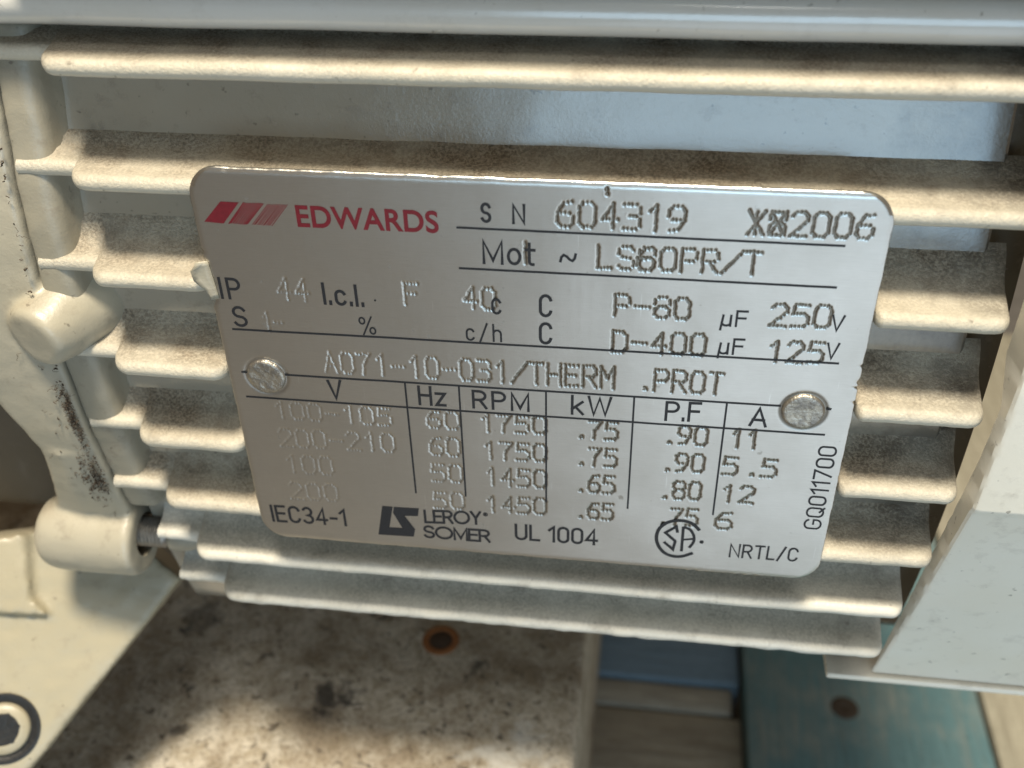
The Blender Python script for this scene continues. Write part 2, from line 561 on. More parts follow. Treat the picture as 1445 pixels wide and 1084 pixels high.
teal = board((76, -200, -328), (183, 520, -310), 'teal')
board((186, -200, -332), (300, 520, -312), 'tan_wood')
board((-190, 200, -337), (74.5, 285, -318), 'blue')
board((-190, 60, -336.5), (75, 183, -322), 'grey_wood')
board((-190, 184.5, -337), (71, 199, -321), 'grey_wood')
board((-190, -60, -336), (75, 56, -322.6), 'grey_wood')
board((-190, 292, -336), (74, 400, -319), 'grey_wood')
for bx0 in (-190, 90, 200):
    board((bx0, -195, -455), (bx0 + 70, 515, -337.6), 'grey_wood', .3, 'bearer')
v, f = lathe((121, 186, -310.2), (0, 0, 1), [(-2, 6.5), (.2, 6.5), (.7, 5.2), (.75, 2.2), (.3, 1.7)], 20)
link('screw', v, f, 'hair', teal)

base = root('base_block', 'dirty cream painted base block with dark specks under the motor', 'base')
v, f = bevel_box((-330, -8, -309.4), (6.8, 420, -135), 2.8, 0, 4)
link('slab', v, f, 'base', base, sharp=50)
v, f = lathe((-34.2, 59.8, -135), (0, 0, 1), [(.02, 5.3), (.45, 5.0), (.5, 3.8), (.10, 3.3), (.09, .01)], 32)
hole = link('rusty_bolt_hole', v, f, 'rust', base, sharp=40)
v, f = lathe((-34.2, 59.8, -135), (0, 0, 1), [(.08, 3.4), (.2, 3.2), (.22, .01)], 24)
link('hole_filling', v, f, 'rust_dark', hole)

# ------------------------------------------------------------------ motor body
motor = root('electric_motor', 'cream finned electric motor with a stamped metal nameplate', 'motor')


def prof_ring(off, zlo, zhi, back, n=44):
    p = []
    for i in range(n):
        z = zlo + (zhi - zlo) * i / (n - 1)
        p.append((env(z) + off, z))
    p += [(p[-1][0] + 3, zhi + 3), (back - 3, zhi + 3), (back, zhi), (back, zlo), (back - 3, zlo - 3), (p[0][0] + 3, zlo - 3)]
    return p


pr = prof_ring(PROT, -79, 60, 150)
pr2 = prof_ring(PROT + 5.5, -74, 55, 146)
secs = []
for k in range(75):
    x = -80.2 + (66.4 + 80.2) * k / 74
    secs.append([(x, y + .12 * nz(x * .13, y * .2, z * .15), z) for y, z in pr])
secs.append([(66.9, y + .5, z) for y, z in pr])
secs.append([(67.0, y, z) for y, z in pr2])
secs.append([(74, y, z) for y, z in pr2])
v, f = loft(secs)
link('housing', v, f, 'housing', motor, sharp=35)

v, f = bevel_box((-72, .5, 66.8), (125, 110, 108), 2.5)  # unseen box added above the view to shade the shoulder rib
link('shade_box', v, f, 'rib', motor, sharp=40)

# shoulder rib under the added box
secs = []
for k in range(60):
    x = -130 + 250 * k / 59
    s = []
    w = .12 * nz(x * .05, 3)
    for t in range(13):
        a = -math.pi / 2 - math.pi * t / 12
        s.append((x, 9.6 + 3.3 * math.cos(a) + w, 57.1 + 3.2 * math.sin(a) + w))
    s += [(x, 60, 63.5), (x, 60, 54.0), (x, 16, 53.2)]
    secs.append(s)
v, f = loft(secs)
link('shoulder_rib', v, f, 'rib', motor, sharp=50)


def fin(zf, xa, xb, step=None, right_round=True, left_round=2.6, ynose=None, seed=0.0, burr=0.0, mat='paint', fil=1.0):
    """one cooling fin; step = x where the short stub left of it ends"""
    yw = env(zf) + PROT
    full = yw - (ynose if ynose is not None else env(zf))
    xs = set()
    N = int((xb - xa) / 1.3) + 2
    for i in range(N + 1):
        xs.add(round(xa + (xb - xa) * i / N, 3))
    for d in (.05, .15, .35, .7, 1.1, 1.6, 2.2, 2.8):
        xs.add(round(xa + d, 3))
        xs.add(round(xb - d, 3))
        if step is not None:
            xs.add(round(step + d, 3))
            xs.add(round(step - d * .3, 3))
    xs = sorted(x for x in xs if xa <= x <= xb)

    def rnd(d, r):
        return 1.0 if d >= r else math.sqrt(max(0.0, 1 - (1 - d / r) ** 2))
    secs = []
    for x in xs:
        p = full
        th = 1.0
        if left_round and step is None:
            k = rnd(x - xa, left_round)
            p *= .78 + .22 * k
            th *= .6 + .4 * k
        if right_round:
            k = rnd(xb - x, 2.4)
            p *= .72 + .28 * k
            th *= .45 + .55 * k
        if step is not None:
            low = .56
            if x < step:
                p *= low
            else:
                k = rnd(x - step, 3.6)
                p *= low + (1 - low) * k
                th *= .55 + .45 * k
        wob = .20 * nz(x * .11, seed) + .12 * nz(x * .6, seed + 7)
        p += wob
        if burr:
            p += burr * max(0, nz(x * .22, seed + 3) - .05) * .4
        dz = .12 * nz(x * .06, seed + 11)
        r = 1.36 * th
        pr_ = max(p - r, 1.6)
        side = [(-2.0, 7.6), (-.8, 6.6), (.02 * pr_ + .1, 5.2), (.10 * pr_ + .2, 4.0), (.22 * pr_ + .3, 3.0), (.42 * pr_ + .3, 2.15), (.66 * pr_ + .2, 1.65), (.86 * pr_, 1.45 * (.5 + .5 * th)), (pr_, r)]
        side = [(o, 1.4 + (h - 1.4) * fil if h > 2.2 else h) for o, h in side]
        pts = [(o, -h) for o, h in side]
        for t in range(1, 8):
            a = -math.pi / 2 + math.pi * t / 8
            low_burr = burr * .7 * max(0, nz(x * .25, seed + 5)) if a < -.3 else 0
            pts.append((max(p - r, 1.6) + r * math.cos(a), r * math.sin(a) - low_burr))
        pts += [(o, h) for o, h in reversed(side)]
        secs.append([(x, yw - o, zf + h + dz) for o, h in pts])
    v, f = loft(secs)
    o = link('fin', v, f, mat, motor, sharp=60)
    row = [.6, .5, .3] + [.08] * 6 + [.05, .06, .1, .16, .24, .36, .5] + [.64, .78, .88, .95, 1, 1, 1, 1, .9]  # dust on the top side; root values also paint in the gaps' shade
    at = o.data.attributes.new('dust_shade', 'FLOAT', 'POINT')
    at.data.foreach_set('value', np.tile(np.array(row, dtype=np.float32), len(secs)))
    return o


FZ = [49.6, 32.2, 16.4, 0.0, -16.5, -32.2, -47.1, -62.4]
FY = [3.0, 2.0, .1, -1.0, 0.0, .8, 2.5, 6.0]
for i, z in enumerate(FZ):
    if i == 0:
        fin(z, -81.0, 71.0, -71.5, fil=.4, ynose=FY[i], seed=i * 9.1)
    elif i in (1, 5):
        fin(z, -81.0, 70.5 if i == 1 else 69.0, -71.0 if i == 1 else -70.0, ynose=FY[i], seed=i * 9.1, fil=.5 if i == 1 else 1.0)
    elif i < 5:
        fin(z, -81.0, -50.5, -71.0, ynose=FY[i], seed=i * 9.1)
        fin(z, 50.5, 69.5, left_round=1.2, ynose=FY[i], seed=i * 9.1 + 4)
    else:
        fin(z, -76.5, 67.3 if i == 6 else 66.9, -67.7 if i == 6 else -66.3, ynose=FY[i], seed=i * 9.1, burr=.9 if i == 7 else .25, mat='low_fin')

v, f = bevel_box((-48.6, .9, -29.0), (48.6, 16, 23.0), 1.2)
link('nameplate_seat', v, f, 'paint', motor, sharp=40)

# fan cover
OUT = [(-90, 20.6), (-82, 18.6), (-48, 6.6), (-15.6, -3.6), (-14.4, -4.3), (10, -6.3), (40, -6.8), (75, -3)]
INN = [(-90, 20.3), (-82, 18.2), (-68, 15.5), (-50, 10.4), (-32, 5.7), (-15, 1.2), (-5, -1.2), (5, -2.6), (12, 1.4), (25, 1.0), (75, 3)]


def lerp(tab, z):
    for (a, ya), (b, yb) in zip(tab, tab[1:]):
        if a <= z <= b:
            return ya + (yb - ya) * (z - a) / (b - a)
    return tab[-1][1]


zs = [-82 + i * (75 + 82) / 150 for i in range(151)] + [-15.6, -14.4]
zs = sorted(zs)
secs = []
for z in zs:
    yo, yi = lerp(OUT, z), lerp(INN, z)
    yi = max(yi, yo + .4) + .25 * nz(z * .4, 5)
    secs.append([(120, yi + 2, z), (70.2, yi, z), (69.9, yi - .3 * min(1, (yi - yo) / 3), z),
                 (70.15 + .1 * nz(z * .3), yo + .75 * min(1, (yi - yo) / 3), z), (70.5, yo + .25 * min(1, (yi - yo) / 3), z), (71.1, yo, z), (120, yo, z)])
v, f = loft(secs)
cover = link('fan_cover', v, f, 'cover', motor, sharp=30)
v, f = bevel_box((60.6, 17.6, -84.2), (120, 26, -82.6), .5)
link('cover_lip', v, f, 'cover', cover, sharp=40)

# end shield at the drive end: ring, boss, neck and lug in one casting
XL = [(-80, -96), (-40, -95.5), (-30, -94.0), (-24, -95.0), (-17, -97.2), (-10, -100), (-4, -104), (4, -111), (14, -120), (90, -126)]
SEAM = -82.2
parts = []
secs = []
for k in range(80):
    z = -52 + 124 * k / 79
    y0 = env_end(z) + 4.3
    xl = lerp(XL, z)
    s = [(SEAM, 34, z), (SEAM, y0 + .5, z), (SEAM - .5, y0, z)]
    for t in range(1, 7):
        x = SEAM - .5 + (xl + 3.5 - SEAM + .5) * t / 6
        s.append((x, y0 - .7 * math.sin(math.pi * t / 7) ** .6, z))
    for t in range(1, 6):
        a = math.pi / 2 * t / 5
        s.append((xl + 3.5 - 3.5 * math.sin(a), y0 + 4.0 - 4.0 * math.cos(a) - .6 * math.cos(a), z))
    s.append((xl - 1, 34, z))
    secs.append(s)
parts.append(loft(secs))
parts.append(lathe((-82.4, 3.0, 4.6), (-.34, -.93, -.10), [(-12, 8.6), (-4, 7.0), (1.6, 5.9), (2.6, 5.5), (3.1, 4.8), (3.2, .01)], 36))
secs = []
for k in range(13):                       # neck from the ring down to the lug
    t = k / 12
    z = -24 - 26 * t
    hw0, hw1 = -83.2 - .3 * t, -95.0 - 7.0 * t ** 1.6
    y0 = env_end(z) + 3.4 + .6 * t
    secs.append([(hw0, y0 + 16, z), (hw0, y0 + 2, z), (hw0 - 1.2, y0 + .3, z), ((hw0 + hw1) / 2, y0 - .4, z), (hw1 + 1.8, y0 + .7, z), (hw1, y0 + 3.5, z), (hw1, y0 + 16, z)])
parts.append(loft(secs))
LC = (11.0, -51.6)
parts.append(lathe((-103.4, LC[0], LC[1]), (1, 0, 0), [(0, 3.4), (.4, 5.4), (1.3, 6.8), (2.8, 7.6), (5, 7.9), (20.2, 8.0), (21.2, 7.8), (21.7, 7.0), (21.7, .01)], 48))
shield = blend('end_shield', parts, .55, 5, 'shield', motor, .25)
cut = link('bore_cutter', *lathe((-92, LC[0] + .6, LC[1] + .4), (1, 0, 0), [(0, 4.6), (20, 4.6)], 36), 'shield')
bo = shield.modifiers.new('bore', 'BOOLEAN')
bo.operation = 'DIFFERENCE'
bo.solver = 'EXACT'
bo.object = cut
me = bpy.data.meshes.new_from_object(shield.evaluated_get(bpy.context.evaluated_depsgraph_get()))
shield.modifiers.clear()
shield.data = me
bpy.data.objects.remove(cut)
me.polygons.foreach_set('use_smooth', [True] * len(me.polygons))
me.set_sharp_from_angle(angle=math.radians(55))

prof = [(0, 3.3)]
for k in range(18):
    prof += [(1 + k * .8, 3.3), (1 + k * .8 + .4, 2.75)]
prof += [(17.0, 3.3)]
v, f = lathe((-92, LC[0] + 1.0, LC[1] + 1.0), (1, 0, 0), prof, 28)
link('threaded_stud', v, f, 'steel', shield, sharp=80)
# rim of the housing and the nub the stud runs into
nub = lathe((-76.2, LC[0] + 1.0, LC[1] + 1.0), (1, 0, 0), [(0, 3.2), (.5, 3.9), (4, 3.6), (7, 2.6), (8.5, 1.6), (9, .3)], 28)
RIM = []
for k in range(70):
    z = -41 + 94 * k / 69
    y0 = env_end(z) + 4.9 + .3 * nz(z * .15, 9)
    RIM.append([(-82.0, y0 + 12, z), (-82.0, y0 + .6, z), (-81.6, y0 + .15, z), (-80.6, y0, z), (-77.8, y0 + .1, z), (-76.4, y0 + .7, z), (-75.6, y0 + 2, z), (-75.0, y0 + 4.4, z), (-74, y0 + 6, z), (-74, y0 + 12, z)])
blend('housing_rim', [loft(RIM), nub], .6, 4, 'rim', motor, .25)

# dirt caught along the joint: loose fibres and crumbs
vv, ff = [], []


def tube(pts, r):
    b = len(vv)
    n = 4
    for i, p in enumerate(pts):
        d = Vector(pts[min(i + 1, len(pts) - 1)]) - Vector(pts[max(i - 1, 0)])
        a, u, w = frame_of(d if d.length > 1e-6 else (1, 0, 0))
        for k in range(n):
            t = 2 * math.pi * k / n
            vv.append(tuple(Vector(p) + (u * math.cos(t) + w * math.sin(t)) * r))
    for i in range(len(pts) - 1):
        for k in range(n):
            ff.append((b + i * n + k, b + i * n + (k + 1) % n, b + (i + 1) * n + (k + 1) % n, b + (i + 1) * n + k))


for k in range(520):
    u_ = random.random()
    if u_ < .35:
        z = random.gauss(-14, 3.5)
        x = -82.6 - abs(random.gauss(0, .7))
    elif u_ < .75:
        z = random.gauss(-31, 3.2)
        x = -83.0 - abs(random.gauss(0, 2.0))
    elif u_ < .93:
        z = random.uniform(-34, 45)
        x = -82.4 - abs(random.gauss(0, .15))
    else:
        z = random.uniform(-30, 10)
        x = -83 - abs(random.gauss(0, 4))
    d = random.uniform(0, 6.28)
    pts = []
    px, pz = x, z
    ln = random.choice((2, 2, 2, 3, 3, 5)) if k % 25 else 9
    for s_ in range(ln):
        pts.append((px, env_end(pz) + 3.6 - random.uniform(0, .5), pz))
        d += random.gauss(0, .6)
        px += math.cos(d) * .3
        pz += math.sin(d) * .3
    tube(pts, random.uniform(.04, .16) if ln < 5 else .04)
link('dirt_fibres', vv, ff, 'hair', shield, smooth=False, kind='stuff')

# ------------------------------------------------------------------ pump foot at lower left
foot = root('mounting_bracket', 'cream cast mounting bracket with a recessed socket screw below the motor lug', 'bracket')
bn = Vector(BN)
pts = [Vector(p) for p in BRACKET]
for q, (bx, bz) in ((2, (-144, -133)), (3, (-190, -133)), (4, (-190, -58))):
    pts[q] = Vector((bx, pts[0].y + (bn.x * (bx - pts[0].x) + bn.z * (bz - pts[0].z)) / -bn.y, bz))
bodies = [loft([[tuple(p - bn * 16) for p in pts], [tuple(p) for p in pts]])]
pts = [Vector(p) for p in RIBBOX]
bodies.append(loft([[tuple(p - bn * 3) for p in pts], [tuple(p + bn * 2.4) for p in pts]]))
web = blend('plate', bodies, .9, 6, 'bracket', foot, .35)
sc = Vector(SCREW[0])
v, f = lathe(tuple(sc), bn, [(-2, 7.6), (.5, 7.6), (.6, 7.0), (.3, 6.3), (.2, 5.6)], 40)
link('counterbore_rim', v, f, 'black', web, sharp=50)
v, f = lathe(tuple(sc), bn, [(-2, 5.6), (.8, 5.6), (1.3, 5.1), (1.4, 3.5), (1.2, 3.4), (.2, 3.4)], 40)
screw = link('socket_screw', v, f, 'bracket', web, sharp=50)
v, f = lathe(tuple(sc), bn, [(-.5, 3.7), (1.40, 3.8), (1.44, 3.5), (1.30, .01)], 6)
link('hex_socket', v, f, 'black', screw, smooth=False)
v, f = bevel_box((-200, 27, -63), (-86, 110, 30), 4, .6)
link('pump_casing', v, f, 'pump', foot, sharp=50)


# ------------------------------------------------------------------ nameplate
def arc(cx, cy, rx, ry, a0, a1, n=10):
    return [(cx + rx * math.cos(math.radians(a0 + (a1 - a0) * i / n)), cy + ry * math.sin(math.radians(a0 + (a1 - a0) * i / n))) for i in range(n + 1)]


def oval(w, h, y=0.0):
    r = w / 2
    return arc(r, y + h - r, r, r, 0, 180) + arc(r, y + r, r, r, 180, 360) + [(w, y + h - r)]


# printed face: stroke skeletons, cap height 1
PF = {
    'I': (.0, [[(0, 0), (0, 1)]]),
    'l': (.0, [[(0, 0), (0, 1)]]),
    'P': (.52, [[(0, 0), (0, 1), (.27, 1)] + arc(.27, .74, .25, .26, 90, -90) + [(0, .48)]]),
    'R': (.54, [[(0, 0), (0, 1), (.27, 1)] + arc(.27, .74, .25, .26, 90, -90) + [(0, .48)], [(.28, .48), (.54, 0)]]),
    'S': (.52, [arc(.26, .745, .25, .255, 22, 270) + arc(.26, .245, .26, .245, 90, -158)]),
    'C': (.54, [arc(.28, .72, .26, .28, 15, 180) + arc(.28, .28, .26, .28, 180, 345)]),
    'G': (.56, [arc(.28, .72, .27, .28, 20, 180) + arc(.28, .28, .27, .28, 180, 360) + [(.55, .48), (.3, .48)]]),
    'c': (.42, [arc(.22, .46, .2, .22, 25, 180) + arc(.22, .22, .2, .22, 180, 335)]),
    'o': (.44, [arc(.22, .34, .22, .34, 90, 450, 24)]),
    't': (.30, [[(.12, .95), (.12, .14)] + arc(.24, .14, .12, .14, 180, 280, 6), [(0, .67), (.3, .67)]]),
    'N': (.56, [[(0, 0), (0, 1), (.56, 0), (.56, 1)]]),
    'M': (.70, [[(0, 0), (0, 1), (.35, .12), (.70, 1), (.70, 0)]]),
    'F': (.46, [[(0, 0), (0, 1), (.46, 1)], [(0, .53), (.40, .53)]]),
    'E': (.46, [[(.46, 0), (0, 0), (0, 1), (.46, 1)], [(0, .53), (.42, .53)]]),
    'L': (.42, [[(0, 1), (0, 0), (.42, 0)]]),
    'V': (.56, [[(0, 1), (.28, 0), (.56, 1)]]),
    'H': (.54, [[(0, 0), (0, 1)], [(.54, 0), (.54, 1)], [(0, .52), (.54, .52)]]),
    'z': (.40, [[(0, .66), (.40, .66), (0, 0), (.40, 0)]]),
    'k': (.42, [[(0, 0), (0, 1)], [(.40, .68), (0, .27)], [(.13, .40), (.42, 0)]]),
    'W': (.86, [[(0, 1), (.2, 0), (.43, .95), (.66, 0), (.86, 1)]]),
    'A': (.60, [[(0, 0), (.30, 1), (.60, 0)], [(.09, .33), (.51, .33)]]),
    'U': (.52, [[(0, 1), (0, .26)] + arc(.26, .26, .26, .26, 180, 360) + [(.52, 1)]]),
    'T': (.52, [[(0, 1), (.52, 1)], [(.26, 1), (.26, 0)]]),
    'O': (.50, [oval(.50, 1)]),
    'Q': (.54, [oval(.52, 1), [(.30, .22), (.54, -.02)]]),
    'Y': (.56, [[(0, 1), (.28, .48), (.28, 0)], [(.56, 1), (.28, .48)]]),
    'h': (.42, [[(0, 0), (0, 1)], [(0, .44)] + arc(.21, .44, .21, .23, 160, 0) + [(.42, 0)]]),
    'u': (.42, [[(-.04, -.28), (.04, .68)], [(.0, .24)] + arc(.2, .2, .2, .2, 180, 340) + [(.40, .68)], [(.40, .68), (.40, 0)]]),
    '/': (.40, [[(0, -.06), (.40, 1.04)]]),
    '-': (.30, [[(0, .40), (.30, .40)]]),
    '.': (.0, [[(0, 0), (0, .10)]]),
    '1': (.24, [[(0, .78), (.22, 1), (.22, 0)]]),
    '0': (.48, [oval(.48, 1)]),
    '3': (.48, [arc(.23, .75, .22, .25, 150, -90) + arc(.23, .25, .25, .25, 90, -150)]),
    '4': (.52, [[(.38, 0), (.38, 1), (0, .26), (.52, .26)]]),
    '7': (.48, [[(0, 1), (.48, 1), (.16, 0)]]),
    '%': (.80, [arc(.16, .78, .13, .18, 0, 360, 16), arc(.64, .22, .13, .18, 0, 360, 16), [(.18, -.02), (.62, 1.02)]]),
    '~': (1.0, [[(0, .15), (.06, .6), (.22, .85), (.42, .68), (.62, .35), (.80, .22), (.95, .5), (1.0, .95)]]),
}
# stamped face: angular dot-peen skeletons, box .66 x 1
SF = {
    '0': [[(.16, 0), (0, .18), (0, .82), (.16, 1), (.5, 1), (.66, .82), (.66, .18), (.5, 0), (.16, 0)]],
    '1': [[(.14, .76), (.40, 1), (.40, 0)]],
    '2': [[(0, .84), (.16, 1), (.5, 1), (.66, .84), (.66, .66), (0, 0), (.66, 0)]],
    '3': [[(0, 1), (.5, 1), (.66, .86), (.66, .64), (.5, .52), (.22, .52)], [(.5, .52), (.66, .38), (.66, .14), (.5, 0), (0, 0)]],
    '4': [[(.48, 0), (.48, 1), (.04, .36), (.66, .36)]],
    '5': [[(.62, 1), (.06, 1), (.02, .58), (.48, .60), (.66, .44), (.66, .16), (.48, 0), (0, 0)]],
    '6': [[(.60, 1), (.26, .94), (.02, .56), (0, .18), (.16, 0), (.5, 0), (.66, .16), (.66, .40), (.5, .54), (.14, .54)]],
    '7': [[(0, 1), (.66, 1), (.30, .45), (.26, 0)]],
    '8': [[(.16, .54), (0, .68), (0, .86), (.16, 1), (.5, 1), (.66, .86), (.66, .68), (.5, .54), (.16, .54), (0, .38), (0, .16), (.16, 0), (.5, 0), (.66, .16), (.66, .38), (.5, .54)]],
    '9': [[(.06, 0), (.40, .06), (.64, .44), (.66, .82), (.5, 1), (.16, 1), (0, .84), (0, .60), (.16, .46), (.62, .46)]],
    'A': [[(0, 0), (.33, 1), (.66, 0)], [(.14, .36), (.52, .36)]],
    'P': [[(0, 0), (0, 1), (.5, 1), (.66, .86), (.66, .62), (.5, .48), (0, .48)]],
    'R': [[(0, 0), (0, 1), (.5, 1), (.66, .86), (.66, .62), (.5, .48), (0, .48)], [(.3, .48), (.66, 0)]],
    'O': [[(.16, 0), (0, .18), (0, .82), (.16, 1), (.5, 1), (.66, .82), (.66, .18), (.5, 0), (.16, 0)]],
    'D': [[(0, 0), (0, 1), (.46, 1), (.66, .80), (.66, .2), (.46, 0), (0, 0)]],
    'T': [[(0, 1), (.66, 1)], [(.33, 1), (.33, 0)]],
    'H': [[(0, 0), (0, 1)], [(.66, 0), (.66, 1)], [(0, .5), (.66, .5)]],
    'E': [[(.62, 0), (0, 0), (0, 1), (.62, 1)], [(0, .52), (.5, .52)]],
    'M': [[(0, 0), (0, 1), (.33, .45), (.66, 1), (.66, 0)]],
    'F': [[(0, 0), (0, 1), (.62, 1)], [(0, .52), (.5, .52)]],
    'L': [[(0, 1), (0, 0), (.60, 0)]],
    'S': [[(.64, .86), (.5, 1), (.16, 1), (0, .86), (0, .66), (.16, .54), (.5, .48), (.66, .34), (.66, .14), (.5, 0), (.16, 0), (0, .12)]],
    'X': [[(0, 0), (.66, 1)], [(0, 1), (.66, 0)]],
    'I': [[(.33, 0), (.33, 1)]],
    '/': [[(-.06, 0), (.78, 1)]],
    '-': [[(.02, .48), (.64, .48)]],
    '.': [[(.40, .02), (.44, .10)], [(.52, .04), (.50, .10)]],
    ' ': [],
}

HW, HH, CRN = 50.0, 36.8, 4.6
dots = []
for txt, x0, x1, za, zb, h in STAMPED:
    n = len(txt)
    # cell width so that n glyphs of .66 and the gaps fill x0..x1
    cw = (x1 - x0) / (n - 1 + .72) if n > 1 else (x1 - x0)
    gw = cw * .72 if n > 1 else cw
    for i, ch in enumerate(txt):
        gx = x0 + i * cw
        for pl in SF[ch]:
            pts = [(gx + px / .66 * gw, za + (zb - za) * i / max(1, n - 1) + py * h * 1.0) for px, py in pl]
            for (ax, az), (bx, bz) in zip(pts, pts[1:]):
                L = math.hypot(bx - ax, bz - az)
                horiz = abs(bx - ax) > abs(bz - az)
                m = max(1, int(round(L / (.54 if horiz else .36))))
                for k in range(m + 1):
                    t = k / m
                    dots.append((ax + (bx - ax) * t + random.gauss(0, .035), az + (bz - az) * t + random.gauss(0, .035), random.uniform(.8, 1.25)))
    # ragged double strikes
dots.append((MISC[2][0], MISC[2][1] + .3, 2.2))
dots.append((MISC[2][0] + .1, MISC[2][1] - .4, 1.6))

NX, NZ = 860, 640
us = np.linspace(-1, 1, NX)
zs = np.linspace(-HH, HH, NZ)


def half_at(z, seed):
    h = HW
    e = abs(z) - (HH - CRN)
    if e > 0:
        h = HW - CRN + math.sqrt(max(0.0, CRN * CRN - e * e))
    h += .10 * nz(z * .35, seed) + .05 * nz(z * 1.6, seed)
    return h


lft = np.array([-half_at(z, 3.0) for z in zs])
rgt = np.array([half_at(z, 8.0) for z in zs])
for zc, w, d in ((8.9, .25, .35), (5.9, .5, .35), (4.9, .25, .6), (2.1, .3, .3), (-13.0, .5, .12)):
    rgt -= d * np.exp(-((zs - zc) / w) ** 2)
for zc, w, d in ((20.5, .9, .45), (17.6, 1.3, .9), (14.4, .7, .5), (23.0, .6, .25)):
    lft += d * np.exp(-((zs - zc) / w) ** 2)
X = lft[:, None] + (us[None, :] + 1) * .5 * (rgt - lft)[:, None]
Zg = np.repeat(zs[:, None], NX, 1)
edge = np.exp(-(HH - np.abs(Zg)) / .5)
wob = np.array([.16 * nz(x * .25, 21.0) + .03 * nz(x * 1.1, 22.0) + 0 for x in np.linspace(-HW, HW, NX)])
nib = np.array([(.28 * nz(x * .9, 23.0) if 30 < x < 48 else 0) for x in np.linspace(-HW, HW, NX)])
Zg = Zg + edge * (wob[None, :] + nib[None, :] * (Zg < 0)) * np.sign(Zg)
Hm = np.zeros_like(X)                   # height outward from the plate's face
sp = (2 * HW) / NX
szp = (2 * HH) / (NZ - 1)
dirs = {}
for dx, dz, s in dots:
    r_ = 1.3
    j0, j1 = int((dz - r_ + HH) / szp), int((dz + r_ + HH) / szp) + 1
    i0, i1 = int((dx - r_ + HW) / sp), int((dx + r_ + HW) / sp) + 1
    j0, i0 = max(0, j0), max(0, i0)
    j1, i1 = min(NZ, j1), min(NX, i1)
    if j1 <= j0 or i1 <= i0:
        continue
    xx, zz = X[j0:j1, i0:i1], Zg[j0:j1, i0:i1]
    q = np.sqrt(((xx - dx) / .90) ** 2 + ((zz - dz) / 1.15) ** 2)
    s *= .40 + .60 * min(1, max(0, (dx + 40 + dz * .3) / 45))
    pit = -.15 * s * np.exp(-(q / .28) ** 2)
    rim = .014 * s * np.exp(-((q - .50) / .17) ** 2)
    sub = Hm[j0:j1, i0:i1]
    Hm[j0:j1, i0:i1] = np.minimum(sub, pit) + rim * (sub > -.06)
for rx, rz in ((-43.6, .1), (42.6, -.1)):
    q = np.sqrt((X - rx) ** 2 + (Zg - rz) ** 2)
    Hm -= .10 * np.exp(-((q - 3.5) / .35) ** 2)
Hm = np.maximum(Hm, -.20)
Hm = np.minimum(Hm, .075)
# gentle waviness of thin sheet
gx = np.linspace(0, 1, 60)
cz, cx = np.meshgrid(np.linspace(-HH, HH, 45), np.linspace(-HW, HW, 60), indexing='ij')
cw_ = np.array([[.16 * nz(a * .045, b * .05, 1.0) + .05 * nz(a * .14, b * .14, 5.0) for a in np.linspace(-HW, HW, 60)] for b in np.linspace(-HH, HH, 45)])
iu = np.clip((X + HW) / (2 * HW) * 59, 0, 58.999)
iv = np.clip((np.clip(Zg, -HH, HH) + HH) / (2 * HH) * 44, 0, 43.999)
a_, b_ = iu.astype(int), iv.astype(int)
fu, fv = iu - a_, iv - b_
fu, fv = fu * fu * (3 - 2 * fu), fv * fv * (3 - 2 * fv)
WAV = (cw_[b_, a_] * (1 - fu) + cw_[b_, a_ + 1] * fu) * (1 - fv) + (cw_[b_ + 1, a_] * (1 - fu) + cw_[b_ + 1, a_ + 1] * fu) * fv
dE = np.minimum(np.minimum(X - lft[:, None], rgt[:, None] - X), HH - np.abs(np.repeat(zs[:, None], NX, 1)))
roll = -(.07 + .20 * (Zg > HH - 3)) * np.exp(-(dE / .42) ** 2)
Y = -(Hm + WAV * .5 + roll)


def wav_at(x, z):
    i = min(NX - 1, max(0, int((x + HW) / (2 * HW) * (NX - 1))))
    j = min(NZ - 1, max(0, int((z + HH) / (2 * HH) * (NZ - 1))))
    return -WAV[j, i] * .5


verts = np.stack([X, Y, Zg], -1).reshape(-1, 3)
idx = np.arange(NX * NZ).reshape(NZ, NX)
quads = np.stack([idx[:-1, :-1], idx[:-1, 1:], idx[1:, 1:], idx[1:, :-1]], -1).reshape(-1, 4)
ring = np.concatenate([idx[0, :], idx[1:, -1], idx[-1, -2::-1], idx[-2:0:-1, 0]])
back = verts[ring].copy()
back[:, 1] = .9
b0 = len(verts)
verts = np.concatenate([verts, back])
nr = len(ring)
rb = np.arange(nr) + b0
side = np.stack([ring, rb, np.roll(rb, -1), np.roll(ring, -1)], -1)
quads = np.concatenate([quads, side])
me = bpy.data.meshes.new('nameplate')
me.vertices.add(len(verts))
vv_ = verts.copy()
vv_[:, 2] += Z0
me.vertices.foreach_set('co', (vv_ * .001).astype(np.float32).ravel())
me.loops.add(len(quads) * 4)
me.loops.foreach_set('vertex_index', quads.astype(np.int32).ravel())
me.polygons.add(len(quads))
me.polygons.foreach_set('loop_start', np.arange(0, len(quads) * 4, 4, dtype=np.int32))
me.polygons.foreach_set('use_smooth', np.ones(len(quads), dtype=bool))
me.update(calc_edges=True)
me.validate()
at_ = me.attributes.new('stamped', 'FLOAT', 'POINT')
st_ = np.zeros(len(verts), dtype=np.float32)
st_[:NX * NZ] = np.clip((-Hm.ravel() - .025) / .06, 0, 1) * np.clip(.25 + (X.ravel() + 30) / 45, .25, 1)  # stamped pits darkened, more so rightward, to paint in their dark reflections
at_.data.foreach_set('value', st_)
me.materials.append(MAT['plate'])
plate = bpy.data.objects.new('nameplate', me)
col.objects.link(plate)
plate.parent = motor
plate['label'] = 'stamped aluminium nameplate with red and black print'

LIFT = .05


